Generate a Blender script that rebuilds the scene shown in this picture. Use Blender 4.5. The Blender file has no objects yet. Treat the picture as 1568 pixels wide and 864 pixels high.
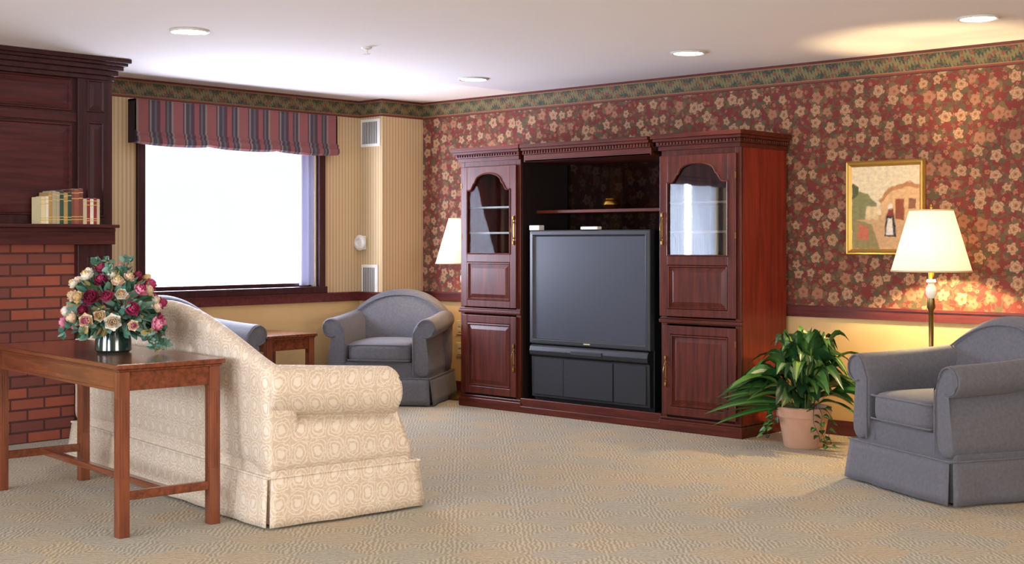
import bpy, bmesh, math, random
from math import sin, cos, pi, radians, sqrt
from mathutils import Vector, Matrix, noise as mnoise
random.seed(7)
scene = bpy.context.scene
try:
    scene.view_settings.view_transform = 'Standard'
    scene.view_settings.look = 'None'
except Exception as e:
    print(e)

def C(r, g, b):
    f = lambda c: (c/255/12.92) if c/255 <= 0.04045 else ((c/255+0.055)/1.055)**2.4
    return (f(r), f(g), f(b), 1.0)

# ------------------------------------------------------------------ materials
class NT:
    def __init__(s, name):
        s.mat = bpy.data.materials.new(name); s.mat.use_nodes = True
        s.nt = s.mat.node_tree; s.b = s.nt.nodes['Principled BSDF']; s.out = s.nt.nodes['Material Output']
    def n(s, t, **kw):
        nd = s.nt.nodes.new(t)
        for k, v in kw.items(): setattr(nd, k, v)
        return nd
    def l(s, a, b): s.nt.links.new(a, b)
    def put(s, inp, v):
        if isinstance(v, bpy.types.NodeSocket): s.l(v, inp)
        else: inp.default_value = v
    def m(s, op, a, b=None, c=None, clamp=False):
        nd = s.n('ShaderNodeMath', operation=op, use_clamp=clamp)
        s.put(nd.inputs[0], a)
        if b is not None: s.put(nd.inputs[1], b)
        if c is not None: s.put(nd.inputs[2], c)
        return nd.outputs[0]
    def mix(s, f, a, b, bt='MIX'):
        nd = s.n('ShaderNodeMix', data_type='RGBA', blend_type=bt)
        s.put(nd.inputs[0], f); s.put(nd.inputs[6], a); s.put(nd.inputs[7], b)
        return nd.outputs[2]
    def pos(s):
        tc = s.n('ShaderNodeTexCoord'); sp = s.n('ShaderNodeSeparateXYZ'); s.l(tc.outputs['Object'], sp.inputs[0])
        return sp.outputs[0], sp.outputs[1], sp.outputs[2], tc.outputs['Object']
    def vec(s, x, y, z=0.0):
        nd = s.n('ShaderNodeCombineXYZ'); s.put(nd.inputs[0], x); s.put(nd.inputs[1], y); s.put(nd.inputs[2], z)
        return nd.outputs[0]
    def noise(s, v, scale, detail=3.0, rough=0.5):
        nd = s.n('ShaderNodeTexNoise'); s.put(nd.inputs['Vector'], v); nd.inputs['Scale'].default_value = scale
        nd.inputs['Detail'].default_value = detail; nd.inputs['Roughness'].default_value = rough
        return nd.outputs[0]
    def scalev(s, v, sc):
        nd = s.n('ShaderNodeMapping'); s.l(v, nd.inputs[0]); nd.inputs['Scale'].default_value = sc
        return nd.outputs[0]
    def step(s, x, w=0.004):   # x>0 -> 1 soft
        return s.m('ADD', s.m('DIVIDE', x, w), 0.5, clamp=True)
    def bump(s, h, strength=0.3, dist=0.01):
        nd = s.n('ShaderNodeBump'); s.put(nd.inputs['Height'], h)
        nd.inputs['Strength'].default_value = strength; nd.inputs['Distance'].default_value = dist
        s.l(nd.outputs[0], s.b.inputs['Normal'])
    def fin(s, col, rough=0.5, spec=0.5, metal=0.0, coat=0.0):
        s.put(s.b.inputs['Base Color'], col); s.put(s.b.inputs['Roughness'], rough)
        s.b.inputs['Specular IOR Level'].default_value = spec
        s.b.inputs['Metallic'].default_value = metal; s.b.inputs['Coat Weight'].default_value = coat
        return s.mat

def plain(name, c, rough=0.5, spec=0.5, metal=0.0, coat=0.0, var=0.12, nscale=12):
    t = NT(name); x, y, z, v = t.pos()
    n = t.noise(v, nscale, 4)
    d = tuple(k*(1-var) for k in c[:3])+(1,); e = tuple(min(1, k*(1+var)) for k in c[:3])+(1,)
    return t.fin(t.mix(n, d, e), rough, spec, metal, coat)

def wood(name, c1, c2, axis='z', rough=0.28, coat=0.3, spec=0.4):
    t = NT(name); x, y, z, v = t.pos()
    sc = {'z': (22, 22, 1.6), 'x': (1.6, 22, 22), 'y': (22, 1.6, 22)}[axis]
    n = t.noise(t.scalev(v, sc), 1.6, 6, 0.6)
    n2 = t.m('MULTIPLY_ADD', n, 2.4, -0.7, clamp=True)
    t.b.inputs['Coat Roughness'].default_value = 0.15
    return t.fin(t.mix(n2, c1, c2), rough, spec, 0, coat)

def emis(name, c, strength):
    t = NT(name); t.fin(c, 0.6); t.b.inputs['Emission Color'].default_value = c
    t.b.inputs['Emission Strength'].default_value = strength
    return t.mat

def m_floral():
    t = NT('floral_wallpaper'); x0, y, z0, v = t.pos()
    uv0 = t.vec(x0, z0)
    nd = t.n('ShaderNodeTexNoise'); t.l(uv0, nd.inputs['Vector']); nd.inputs['Scale'].default_value = 30; nd.inputs['Detail'].default_value = 3
    sc = t.n('ShaderNodeSeparateColor'); t.l(nd.outputs['Color'], sc.inputs[0])
    x = t.m('ADD', x0, t.m('MULTIPLY', t.m('SUBTRACT', sc.outputs[0], 0.5), 0.032))
    z = t.m('ADD', z0, t.m('MULTIPLY', t.m('SUBTRACT', sc.outputs[1], 0.5), 0.032))
    uv = t.vec(x, z)
    base = t.mix(t.noise(uv, 9, 3), C(102, 44, 42), C(128, 60, 52))
    nn = t.noise(uv, 7.5, 1)
    vine = t.step(t.m('SUBTRACT', 0.016, t.m('ABSOLUTE', t.m('SUBTRACT', nn, 0.5))), 0.01)
    nn2 = t.noise(t.vec(t.m('ADD', x, 7.3), z), 11, 1)
    vine2 = t.step(t.m('SUBTRACT', 0.016, t.m('ABSOLUTE', t.m('SUBTRACT', nn2, 0.5))), 0.01)
    col = t.mix(t.m('MAXIMUM', vine, vine2), base, C(90, 80, 60))
    def layer(col, scale, off, R0, R1, petals, amp, cA, cB, cC, cCen, leaves, rnd, op=1.0):
        vv = t.vec(t.m('ADD', x, off), t.m('ADD', z, off*0.37))
        vo = t.n('ShaderNodeTexVoronoi', voronoi_dimensions='2D', feature='F1'); t.l(vv, vo.inputs['Vector'])
        vo.inputs['Scale'].default_value = scale; vo.inputs['Randomness'].default_value = rnd
        df = t.n('ShaderNodeVectorMath', operation='SUBTRACT'); t.l(vv, df.inputs[0]); t.l(vo.outputs['Position'], df.inputs[1])
        sp = t.n('ShaderNodeSeparateXYZ'); t.l(df.outputs[0], sp.inputs[0])
        dx, dz = sp.outputs[0], sp.outputs[1]
        r = t.m('SQRT', t.m('ADD', t.m('MULTIPLY', dx, dx), t.m('MULTIPLY', dz, dz)))
        ang = t.m('ARCTAN2', dz, dx)
        cs = t.n('ShaderNodeSeparateColor'); t.l(vo.outputs['Color'], cs.inputs[0]); rr = cs.outputs[0]; r2 = cs.outputs[1]; r3 = cs.outputs[2]
        R = t.m('MULTIPLY_ADD', rr, R1-R0, R0)
        ph = t.m('MULTIPLY', r2, 6.28)
        cp = t.m('COSINE', t.m('MULTIPLY_ADD', ang, petals, ph))
        pet = t.m('MULTIPLY', R, t.m('MULTIPLY_ADD', cp, amp, 1-amp))
        if leaves:
            lp = t.m('MULTIPLY', R, t.m('MULTIPLY_ADD', t.m('COSINE', t.m('MULTIPLY_ADD', ang, 3.0, t.m('MULTIPLY', ph, 2.0))), 0.6, 1.05))
            lm = t.step(t.m('SUBTRACT', lp, r), 0.008)
            lc = t.mix(r3, C(76, 76, 58), C(114, 96, 66))
            col = t.mix(t.m('MULTIPLY', lm, 0.8), col, lc)
        fm = t.m('MULTIPLY', t.step(t.m('SUBTRACT', pet, r), 0.006), op)
        rel = t.m('DIVIDE', r, R)
        rings = t.m('MULTIPLY_ADD', t.m('SINE', t.m('MULTIPLY_ADD', rel, 15.0, t.m('MULTIPLY', cp, 1.2))), 0.4, 0.55)
        hi = t.mix(t.step(t.m('SUBTRACT', r3, 0.7), 0.02), cB, cC)
        fc = t.mix(rings, cA, hi)
        cen = t.step(t.m('SUBTRACT', 0.22, rel), 0.15)
        fc = t.mix(cen, fc, cCen)
        return t.mix(fm, col, fc)
    col = layer(col, 18, 3.1, 0.010, 0.018, 5, 0.2, C(136, 78, 62), C(164, 116, 90), C(116, 98, 70), C(120, 60, 44), False, 0.9)
    col = layer(col, 8.8, 0.0, 0.029, 0.046, 5, 0.13, C(154, 110, 84), C(188, 152, 120), C(166, 112, 92), C(134, 84, 60), True, 0.6, 0.88)
    return t.fin(col, 0.7, 0.2)

def m_stripe(name, ca, cb, period=0.034):
    t = NT(name); x, y, z, v = t.pos()
    u = t.m('ADD', x, y)
    c = t.m('COSINE', t.m('MULTIPLY', u, 2*pi/period))
    s = t.step(c, 0.8)
    c2 = t.step(t.m('SUBTRACT', t.m('COSINE', t.m('MULTIPLY', u, 6*pi/period)), 0.4), 0.6)
    col = t.mix(s, ca, cb)
    col = t.mix(t.m('MULTIPLY', c2, 0.18), col, C(160, 130, 95))
    return t.fin(col, 0.7, 0.25)

def m_border():
    t = NT('border_paper'); x, y, z, v = t.pos()
    u = t.m('ADD', x, y)
    w = t.m('DIVIDE', t.m('SUBTRACT', z, 2.378), 0.147)
    uv = t.vec(u, z)
    base = t.mix(t.noise(uv, 30, 2), C(44, 54, 46), C(66, 74, 58))
    s1 = t.m('MULTIPLY_ADD', t.m('SINE', t.m('MULTIPLY', u, 2*pi/0.17)), 0.15, 0.5)
    dd = t.m('ABSOLUTE', t.m('SUBTRACT', w, s1))
    leafs = t.m('MULTIPLY', t.m('ABSOLUTE', t.m('SINE', t.m('ADD', t.m('MULTIPLY', u, 2*pi/0.05), t.m('MULTIPLY', w, 6.0)))), 0.22)
    g = t.step(t.m('SUBTRACT', t.m('ADD', leafs, 0.02), dd), 0.05)
    gc = t.mix(t.noise(uv, 60, 2), C(104, 98, 66), C(140, 124, 84))
    n = t.noise(uv, 32, 2)
    g2 = t.step(t.m('SUBTRACT', 0.035, t.m('ABSOLUTE', t.m('SUBTRACT', n, 0.5))), 0.03)
    col = t.mix(t.m('MULTIPLY', g2, 0.7), base, C(112, 92, 62))
    col = t.mix(t.m('MULTIPLY', g, 0.8), col, gc)
    vo = t.n('ShaderNodeTexVoronoi', voronoi_dimensions='2D', feature='F1'); t.l(uv, vo.inputs['Vector']); vo.inputs['Scale'].default_value = 16
    red = t.step(t.m('SUBTRACT', 0.2, vo.outputs['Distance']), 0.08)
    col = t.mix(t.m('MULTIPLY', red, 0.8), col, C(128, 66, 52))
    aw = t.m('ABSOLUTE', t.m('SUBTRACT', w, 0.5))
    col = t.mix(t.step(t.m('SUBTRACT', aw, 0.34), 0.03), col, C(124, 60, 48))
    col = t.mix(t.step(t.m('SUBTRACT', 0.02, t.m('ABSOLUTE', t.m('SUBTRACT', aw, 0.36))), 0.02), col, C(138, 112, 76))
    col = t.mix(t.step(t.m('SUBTRACT', aw, 0.46), 0.02), col, C(78, 44, 40))
    return t.fin(col, 0.6, 0.3)

def m_carpet():
    t = NT('patterned_carpet'); x, y, z, v = t.pos()
    s = 0.23
    a = t.m('FLOOR', t.m('DIVIDE', x, s)); b = t.m('FLOOR', t.m('DIVIDE', y, s))
    par = t.m('ABSOLUTE', t.m('MODULO', t.m('ADD', a, b), 2.0))
    d1 = t.m('ADD', x, y); d2 = t.m('SUBTRACT', x, y)
    dist = t.m('MULTIPLY', t.m('SUBTRACT', t.noise(v, 20, 2), 0.5), 0.06)
    l1 = t.m('SINE', t.m('MULTIPLY', t.m('ADD', d1, dist), 2*pi/0.030))
    l2 = t.m('SINE', t.m('MULTIPLY', t.m('ADD', d2, dist), 2*pi/0.030))
    ln = t.m('ADD', t.m('MULTIPLY', l1, par), t.m('MULTIPLY', l2, t.m('SUBTRACT', 1.0, par)))
    f = t.m('MULTIPLY_ADD', ln, 0.5, 0.5)
    wn = t.n('ShaderNodeTexWhiteNoise', noise_dimensions='2D'); t.l(t.vec(a, b), wn.inputs['Vector'])
    big = t.noise(v, 3.0, 3)
    blot = t.m('MULTIPLY_ADD', wn.outputs[0], 0.7, t.m('MULTIPLY', big, 0.4), clamp=True)
    light = t.mix(blot, C(194, 174, 140), C(180, 174, 156))
    dark = t.mix(blot, C(158, 136, 104), C(138, 134, 120))
    col = t.mix(f, dark, light)
    fine = t.noise(v, 200, 2)
    sp = t.step(t.m('SUBTRACT', t.noise(v, 70, 2), 0.56), 0.12)
    col = t.mix(t.m('MULTIPLY', sp, 0.3), col, C(120, 110, 92))
    t.bump(t.m('ADD', f, fine), 0.4, 0.006)
    t.b.inputs['Sheen Weight'].default_value = 0.1
    return t.fin(col, 0.95, 0.1)

def m_damask():
    t = NT('cream_damask'); x, y, z, v = t.pos()
    u = t.m('ADD', x, y)
    ds = t.m('MULTIPLY', t.m('SUBTRACT', t.noise(v, 30, 2), 0.5), 0.03)
    uu = t.m('ADD', u, ds); zz = t.m('ADD', z, ds)
    p = t.m('MULTIPLY', t.m('COSINE', t.m('MULTIPLY', uu, 2*pi/0.19)), t.m('COSINE', t.m('MULTIPLY', zz, 2*pi/0.22)))
    ap = t.m('ABSOLUTE', p)
    r1 = t.step(t.m('SUBTRACT', 0.05, t.m('ABSOLUTE', t.m('SUBTRACT', ap, 0.16))), 0.04)
    r2 = t.step(t.m('SUBTRACT', 0.07, t.m('ABSOLUTE', t.m('SUBTRACT', ap, 0.55))), 0.05)
    r4 = t.step(t.m('SUBTRACT', ap, 0.84), 0.05)
    n = t.noise(v, 34, 1)
    r3 = t.step(t.m('SUBTRACT', 0.035, t.m('ABSOLUTE', t.m('SUBTRACT', n, 0.5))), 0.03)
    f = t.m('MAXIMUM', t.m('MAXIMUM', t.m('MAXIMUM', r1, r2), r4), t.m('MULTIPLY', r3, 0.6))
    col = t.mix(f, C(206, 185, 160), C(227, 214, 196))
    rough = t.m('MULTIPLY_ADD', f, -0.25, 0.75)
    t.bump(f, 0.12, 0.003)
    t.b.inputs['Sheen Weight'].default_value = 0.2
    return t.fin(col, rough, 0.35)

def m_fabric(name, ca, cb):
    t = NT(name); x, y, z, v = t.pos()
    l = t.m('SINE', t.m('MULTIPLY', z, 2*pi/0.009)); k = t.m('SINE', t.m('MULTIPLY', t.m('ADD', x, y), 2*pi/0.009))
    f = t.m('MULTIPLY_ADD', t.m('MULTIPLY', l, k), 0.35, t.noise(v, 60, 3), clamp=True)
    t.bump(f, 0.15, 0.002); t.b.inputs['Sheen Weight'].default_value = 0.12
    return t.fin(t.mix(f, ca, cb), 0.75, 0.35)

def m_brick():
    t = NT('red_brick'); x, y, z, v = t.pos()
    br = t.n('ShaderNodeTexBrick'); t.l(t.vec(x, z), br.inputs['Vector'])
    br.inputs['Scale'].default_value = 1.0; br.inputs['Brick Width'].default_value = 0.23; br.inputs['Row Height'].default_value = 0.072
    br.inputs['Mortar Size'].default_value = 0.007; br.inputs['Mortar Smooth'].default_value = 0.1
    br.inputs['Color1'].default_value = C(164, 88, 66); br.inputs['Color2'].default_value = C(98, 62, 60); br.inputs['Mortar'].default_value = C(58, 42, 42)
    br.inputs['Bias'].default_value = -0.1
    col = t.mix(t.m('MULTIPLY', t.noise(v, 25, 4), 0.5), br.outputs['Color'], C(126, 72, 60))
    t.bump(t.m('SUBTRACT', 1.0, br.outputs['Fac']), 0.6, 0.008)
    return t.fin(col, 0.8, 0.2)

def m_valance():
    t = NT('valance_stripe'); x, y, z, v = t.pos()
    f = t.m('FRACT', t.m('DIVIDE', y, 0.30))
    cr = t.n('ShaderNodeValToRGB'); cr.color_ramp.interpolation = 'CONSTANT'; t.l(f, cr.inputs[0])
    stops = [(0, C(140, 84, 82)), (0.28, C(70, 60, 70)), (0.32, C(134, 120, 108)), (0.37, C(64, 64, 76)), (0.46, C(86, 92, 90)), (0.52, C(80, 54, 62)),
             (0.62, C(136, 80, 80)), (0.76, C(66, 58, 68)), (0.81, C(90, 94, 92)), (0.87, C(66, 56, 68)), (0.94, C(134, 120, 108))]
    el = cr.color_ramp.elements; el[0].position = 0; el[0].color = stops[0][1]; el[1].position = stops[1][0]; el[1].color = stops[1][1]
    for p, c in stops[2:]:
        e = el.new(p); e.color = c
    col = t.mix(t.m('MULTIPLY', t.noise(v, 80, 2), 0.35), cr.outputs[0], C(104, 78, 84))
    return t.fin(col, 0.85, 0.2)

def m_glass(name, fac=0.12, face=0.25, tint=(0.93, 0.95, 0.96, 1)):
    t = NT(name)
    tr = t.n('ShaderNodeBsdfTransparent'); tr.inputs[0].default_value = tint
    gl = t.n('ShaderNodeBsdfGlossy'); gl.inputs['Roughness'].default_value = 0.02
    mx = t.n('ShaderNodeMixShader'); lw = t.n('ShaderNodeLayerWeight'); lw.inputs[0].default_value = 0.35
    t.l(t.m('ADD', t.m('MULTIPLY', lw.outputs['Facing'], face), fac), mx.inputs[0])
    t.l(tr.outputs[0], mx.inputs[1]); t.l(gl.outputs[0], mx.inputs[2]); t.l(mx.outputs[0], t.out.inputs[0])
    return t.mat

def m_translucent(name, c, em, emc, w=0.5, transp=0.0):
    t = NT(name)
    df = t.n('ShaderNodeBsdfDiffuse'); df.inputs[0].default_value = c
    tl = t.n('ShaderNodeBsdfTranslucent'); tl.inputs[0].default_value = c
    mx = t.n('ShaderNodeMixShader'); mx.inputs[0].default_value = w
    t.l(df.outputs[0], mx.inputs[1]); t.l(tl.outputs[0], mx.inputs[2]); o = mx.outputs[0]
    if transp > 0:
        tr = t.n('ShaderNodeBsdfTransparent'); m2 = t.n('ShaderNodeMixShader'); m2.inputs[0].default_value = transp
        t.l(o, m2.inputs[1]); t.l(tr.outputs[0], m2.inputs[2]); o = m2.outputs[0]
    if em > 0:
        e = t.n('ShaderNodeEmission'); e.inputs[0].default_value = emc; e.inputs[1].default_value = em
        ad = t.n('ShaderNodeAddShader'); t.l(o, ad.inputs[0]); t.l(e.outputs[0], ad.inputs[1]); o = ad.outputs[0]
    t.l(o, t.out.inputs[0])
    return t.mat

MAH1, MAH2 = C(56, 20, 14), C(104, 42, 26)
W_z = wood('mahogany', MAH1, MAH2, 'z', 0.42, 0.06, 0.3); W_x = wood('mahogany_rail', MAH1, MAH2, 'x', 0.38, 0.1, 0.3)
W_lamplit = wood('mahogany_lamplit', C(98, 30, 20), C(140, 50, 32), 'z', 0.42, 0.06, 0.3)  # same mahogany with lamp light put into its colour, for outer sides
W_dark = wood('dark_mahogany', C(40, 18, 20), C(70, 32, 32), 'z', 0.45, 0.05, 0.3)
W_darkx = wood('dark_mahogany_h', C(54, 22, 24), C(88, 40, 38), 'x', 0.45, 0.05, 0.3)
W_trim = wood('trim_wood', C(74, 30, 30), C(108, 48, 44), 'x', 0.35, 0.2)
W_table = wood('table_cherry', C(84, 40, 24), C(134, 70, 42), 'x', 0.22, 0.5)
W_tleg = wood('table_leg_cherry', C(92, 44, 26), C(140, 76, 46), 'z', 0.3, 0.3)
M_brass = plain('brass', C(190, 150, 70), 0.25, 0.5, 1.0)
M_handle = plain('handle_brass', C(150, 116, 64), 0.4, 0.5, 1.0)
M_brassd = plain('antique_brass', C(128, 104, 62), 0.35, 0.5, 1.0)
M_gold = plain('gold_frame', C(206, 168, 92), 0.3, 0.5, 0.75)
M_black = plain('black_plastic', C(22, 23, 27), 0.45)
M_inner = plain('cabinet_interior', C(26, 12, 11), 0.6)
M_shelf = plain('shelf_edge', C(120, 108, 100), 0.4)
M_tv = plain('tv_bezel', C(48, 50, 56), 0.4)
M_screen = plain('tv_screen', C(66, 70, 80), 0.35, 0.4, 0, 0.0, 0.03)
M_grill = plain('tv_speaker_cloth', C(27, 28, 34), 0.75)
M_white = plain('white_plastic', C(225, 222, 214), 0.4, var=0.03)
M_cream = plain('cream_plastic', C(214, 196, 160), 0.4, var=0.03)
M_ceil = plain('ceiling_paint', C(240, 234, 232), 0.9, 0.1, var=0.015, nscale=40)
M_yel = plain('lower_wall_paint', C(218, 184, 130), 0.75, 0.2, var=0.04, nscale=5)
M_floral = m_floral()
M_strA = m_stripe('striped_wallpaper', C(188, 161, 122), C(208, 184, 144))
M_border = m_border(); M_carpet = m_carpet(); M_damask = m_damask()
M_grey = m_fabric('grey_upholstery', C(80, 79, 86), C(108, 107, 114))
M_brick = m_brick(); M_val = m_valance(); M_glassA = m_glass('cabinet_glass_a', 0.006, 0.0); M_glassB = m_glass('cabinet_glass_b', 0.12, 0.2); M_wglass = m_glass('window_glass', 0.02, 0.1)
M_bayshade = m_glass('bay_shade_tint', 0.02, 0.05, (0.55, 0.52, 0.52, 1))  # dark tint standing in for shade in the bridge bay
M_shade = m_translucent('lampshade_linen', C(250, 238, 214), 0.40, (1.0, 0.86, 0.64, 1), 0.35)
M_sheer = m_translucent('sheer_curtain', C(232, 234, 246), 0.0, (1, 1, 1, 1), 0.12, 0.10)
M_sheer1 = m_translucent('window_drape', C(176, 178, 206), 0.0, (1, 1, 1, 1), 0.03, 0.0)
M_down = emis('downlight_glow', (1.0, 0.95, 0.86, 1), 7.0)
M_dark = plain('dark_void', C(12, 10, 10), 0.9)
M_ventd = plain('vent_slot', C(96, 94, 90), 0.6)

# ------------------------------------------------------------------ mesh builder
def root(name, loc=(0, 0, 0), rot=0.0, parent=None):
    e = bpy.data.objects.new(name, None); scene.collection.objects.link(e)
    e.location = loc; e.rotation_euler = (0, 0, rot); e.empty_display_size = 0.2
    if parent: e.parent = parent
    return e

class MB:
    def __init__(s): s.v = []; s.f = []; s.mi = []
    def add(s, vs, fs, mi=0):
        o = len(s.v); s.v += [tuple(p) for p in vs]
        for f in fs: s.f.append([i+o for i in f]); s.mi.append(mi)
        return s
    def box(s, x0, x1, y0, y1, z0, z1, mi=0):
        vs = [(x0, y0, z0), (x1, y0, z0), (x1, y1, z0), (x0, y1, z0), (x0, y0, z1), (x1, y0, z1), (x1, y1, z1), (x0, y1, z1)]
        return s.add(vs, [(0, 3, 2, 1), (4, 5, 6, 7), (0, 1, 5, 4), (1, 2, 6, 5), (2, 3, 7, 6), (3, 0, 4, 7)], mi)
    def loft(s, rings, mi=0, closed=True, caps=True):
        n = len(rings[0]); vs = [p for r in rings for p in r]; fs = []
        for i in range(len(rings)-1):
            for j in range(n if closed else n-1):
                k = (j+1) % n
                fs.append((i*n+j, i*n+k, (i+1)*n+k, (i+1)*n+j))
        if caps and closed:
            fs.append(tuple(reversed(range(n)))); fs.append(tuple(range((len(rings)-1)*n, len(rings)*n)))
        return s.add(vs, fs, mi)
    def lathe(s, prof, c=(0, 0, 0), n=24, mi=0, caps=True):
        rings = [[(c[0]+r*cos(2*pi*j/n), c[1]+r*sin(2*pi*j/n), c[2]+z) for j in range(n)] for r, z in prof]
        return s.loft(rings, mi, True, caps)
    def tube(s, pts, r, n=8, mi=0):
        pts = [Vector(p) for p in pts]; rings = []
        rr = r if isinstance(r, (list, tuple)) else [r]*len(pts)
        for i, p in enumerate(pts):
            d = (pts[min(i+1, len(pts)-1)]-pts[max(i-1, 0)]).normalized()
            up = Vector((0, 0, 1)) if abs(d.z) < 0.9 else Vector((1, 0, 0))
            a = d.cross(up).normalized(); b = d.cross(a).normalized()
            rings.append([p+a*cos(2*pi*j/n)*rr[i]+b*sin(2*pi*j/n)*rr[i] for j in range(n)])
        return s.loft(rings, mi)
    def grid(s, fn, nu, nv, mi=0):
        vs = [fn(i/nu, j/nv) for i in range(nu+1) for j in range(nv+1)]
        fs = [(i*(nv+1)+j, (i+1)*(nv+1)+j, (i+1)*(nv+1)+j+1, i*(nv+1)+j+1) for i in range(nu) for j in range(nv)]
        return s.add(vs, fs, mi)
    def pillow(s, c, sz, e=5.0, n=8, mi=0, crown=0.0):
        for ax in range(3):
            for sg in (-1, 1):
                def fn(u, v):
                    p = [0, 0, 0]; p[ax] = sg; p[(ax+1) % 3] = (2*u-1)*sg; p[(ax+2) % 3] = 2*v-1
                    k = sum(abs(q)**e for q in p)**(1/e)
                    q = [t/k for t in p]
                    zz = q[2]*(1+crown*(1-min(1, abs(q[0]))**2)*(1-min(1, abs(q[1]))**2))
                    return (c[0]+q[0]*sz[0]/2, c[1]+q[1]*sz[1]/2, c[2]+zz*sz[2]/2)
                s.grid(fn, n, n, mi)
        return s
    def build(s, name, mats, parent=None, bevel=0, smooth=False, sub=0, solid=0, weld=False, angle=40):
        me = bpy.data.meshes.new(name); me.from_pydata(s.v, [], s.f)
        for m in (mats if isinstance(mats, (list, tuple)) else [mats]): me.materials.append(m)
        for p, i in zip(me.polygons, s.mi): p.material_index = i
        bm = bmesh.new(); bm.from_mesh(me)
        if weld: bmesh.ops.remove_doubles(bm, verts=bm.verts, dist=1e-4)
        bmesh.ops.recalc_face_normals(bm, faces=bm.faces); bm.to_mesh(me); bm.free()
        ob = bpy.data.objects.new(name, me); scene.collection.objects.link(ob)
        if parent: ob.parent = parent
        if smooth:
            me.shade_smooth()
            if angle < 180:
                try: me.set_sharp_from_angle(angle=radians(angle))
                except Exception: pass
        if solid:
            md = ob.modifiers.new('solid', 'SOLIDIFY'); md.thickness = solid; md.offset = 0
        if bevel:
            md = ob.modifiers.new('bevel', 'BEVEL'); md.width = bevel; md.segments = 2; md.limit_method = 'ANGLE'
        if sub:
            md = ob.modifiers.new('sub', 'SUBSURF'); md.levels = sub; md.render_levels = sub
        return ob

def bx(parent, name, x0, x1, y0, y1, z0, z1, mat, bevel=0.0):
    return MB().box(x0, x1, y0, y1, z0, z1).build(name, mat, parent, bevel)

H = 2.525; RAIL = 0.861
# ------------------------------------------------------------------ room shell
def wall(name, axis, const, thick, u0, u1, mats, holes=(), split=0.82):
    us = sorted(set([u0, u1]+[h[0] for h in holes]+[h[1] for h in holes]))
    zs = sorted(set([0, H, split]+[h[2] for h in holes]+[h[3] for h in holes]))
    mb = MB()
    for i in range(len(us)-1):
        for j in range(len(zs)-1):
            cu = (us[i]+us[i+1])/2; cz = (zs[j]+zs[j+1])/2
            if any(h[0] < cu < h[1] and h[2] < cz < h[3] for h in holes): continue
            mi = 0 if cz > split else 1
            a, b = (const, const+thick) if thick > 0 else (const+thick, const)
            if axis == 'x': mb.box(a, b, us[i], us[i+1], zs[j], zs[j+1], mi)
            else: mb.box(us[i], us[i+1], a, b, zs[j], zs[j+1], mi)
    return mb.build(name, mats)
W1 = (-2.60, -0.94, 0.92, 2.12)
W2 = (-8.9, -7.2, 0.92, 2.12)
wall('wall_back', 'y', 0.0, 0.15, -0.45, 10.65, [M_floral, M_yel])
wall('wall_left', 'x', -0.30, -0.15, -10.65, 0.0, [M_strA, M_yel], [W1, W2])
wall('wall_front', 'y', -10.5, -0.15, -0.45, 10.65, [M_strA, M_yel], [(2.0, 4.2, 0.9, 2.15), (5.6, 7.8, 0.9, 2.15)])
wall('wall_right', 'x', 10.5, 0.15, -10.5, 0.0, [M_strA, M_yel], [(-7.0, -4.4, 0.9, 2.15)])
bx(None, 'floor', -0.45, 10.65, -10.65, 0.15, -0.1, 0.0, M_carpet)
bx(None, 'ceiling', -0.45, 10.65, -10.65, 0.15, H, H+0.1, M_ceil)
MB().box(-0.30, 0.0, -0.477, 0.0, 0.82, H, 0).box(-0.30, 0.0, -0.477, 0.0, 0, 0.82, 1).build('wall_column', [M_strA, M_yel])
def trimset(z0, z1, t, mat, nm):
    MB().box(0.0, 10.5, -t, 0.0, z0, z1).build('%s_back' % nm, mat)
    mb = MB().box(-0.30, -0.30+t, -10.5, -0.477-t, z0, z1)
    mb.box(-0.30+t*0, 0.0+t, -0.477-t, -0.477, z0, z1).box(0, t, -0.477, -t, z0, z1)
    mb.build('%s_left' % nm, mat)
trimset(2.378, H, 0.004, M_border, 'trim_border')
trimset(H-0.014, H, 0.010, W_trim, 'trim_cornice')
trimset(RAIL-0.075, RAIL, 0.022, W_trim, 'trim_rail')
trimset(RAIL-0.012, RAIL+0.004, 0.032, W_trim, 'trim_railcap')
trimset(0.0, 0.10, 0.014, W_trim, 'baseboard')

# ------------------------------------------------------------------ windows
def window(name, y0, y1, z0, z1, curtains=False):
    r = root(name, (-0.30, 0, 0))
    c = 0.065
    mb = MB().box(-0.02, 0.03, y0-c, y0, z0-0.02, z1+c).box(-0.02, 0.03, y1, y1+c, z0-0.02, z1+c).box(-0.02, 0.03, y0-c, y1+c, z1, z1+c)
    mb.box(-0.13, 0.045, y0-c-0.01, y1+c+0.01, z0-0.055, z0)
    mb.build('casing', W_dark, r, 0.004)
    mb = MB().box(-0.12, -0.08, y0, y0+0.03, z0, z1).box(-0.12, -0.08, y1-0.03, y1, z0, z1).box(-0.12, -0.08, y0, y1, z0, z0+0.03).box(-0.12, -0.08, y0, y1, z1-0.03, z1)
    mb.build('sash', W_dark, r, 0.003)
    bx(r, 'pane', -0.103, -0.099, y0+0.02, y1-0.02, z0+0.02, z1-0.02, M_wglass)
    def cur(a, b, nm, mt):
        MB().grid(lambda u, v: (-0.055+0.018*sin(u*(b-a)*95), a+(b-a)*u, z0+0.01+(z1-z0)*v), 60, 4).build(nm, mt, r, smooth=True, angle=180)
    if curtains:
        cur(y0+0.02, y0+0.75, 'sheer_left', M_sheer); cur(y1-0.75, y1-0.02, 'sheer_right', M_sheer)
    else:
        cur(y1-0.15, y1-0.005, 'sheer_right', M_sheer1)
    return r
window('window_1', *W1)
window('window_2', *W2, curtains=True)
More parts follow.
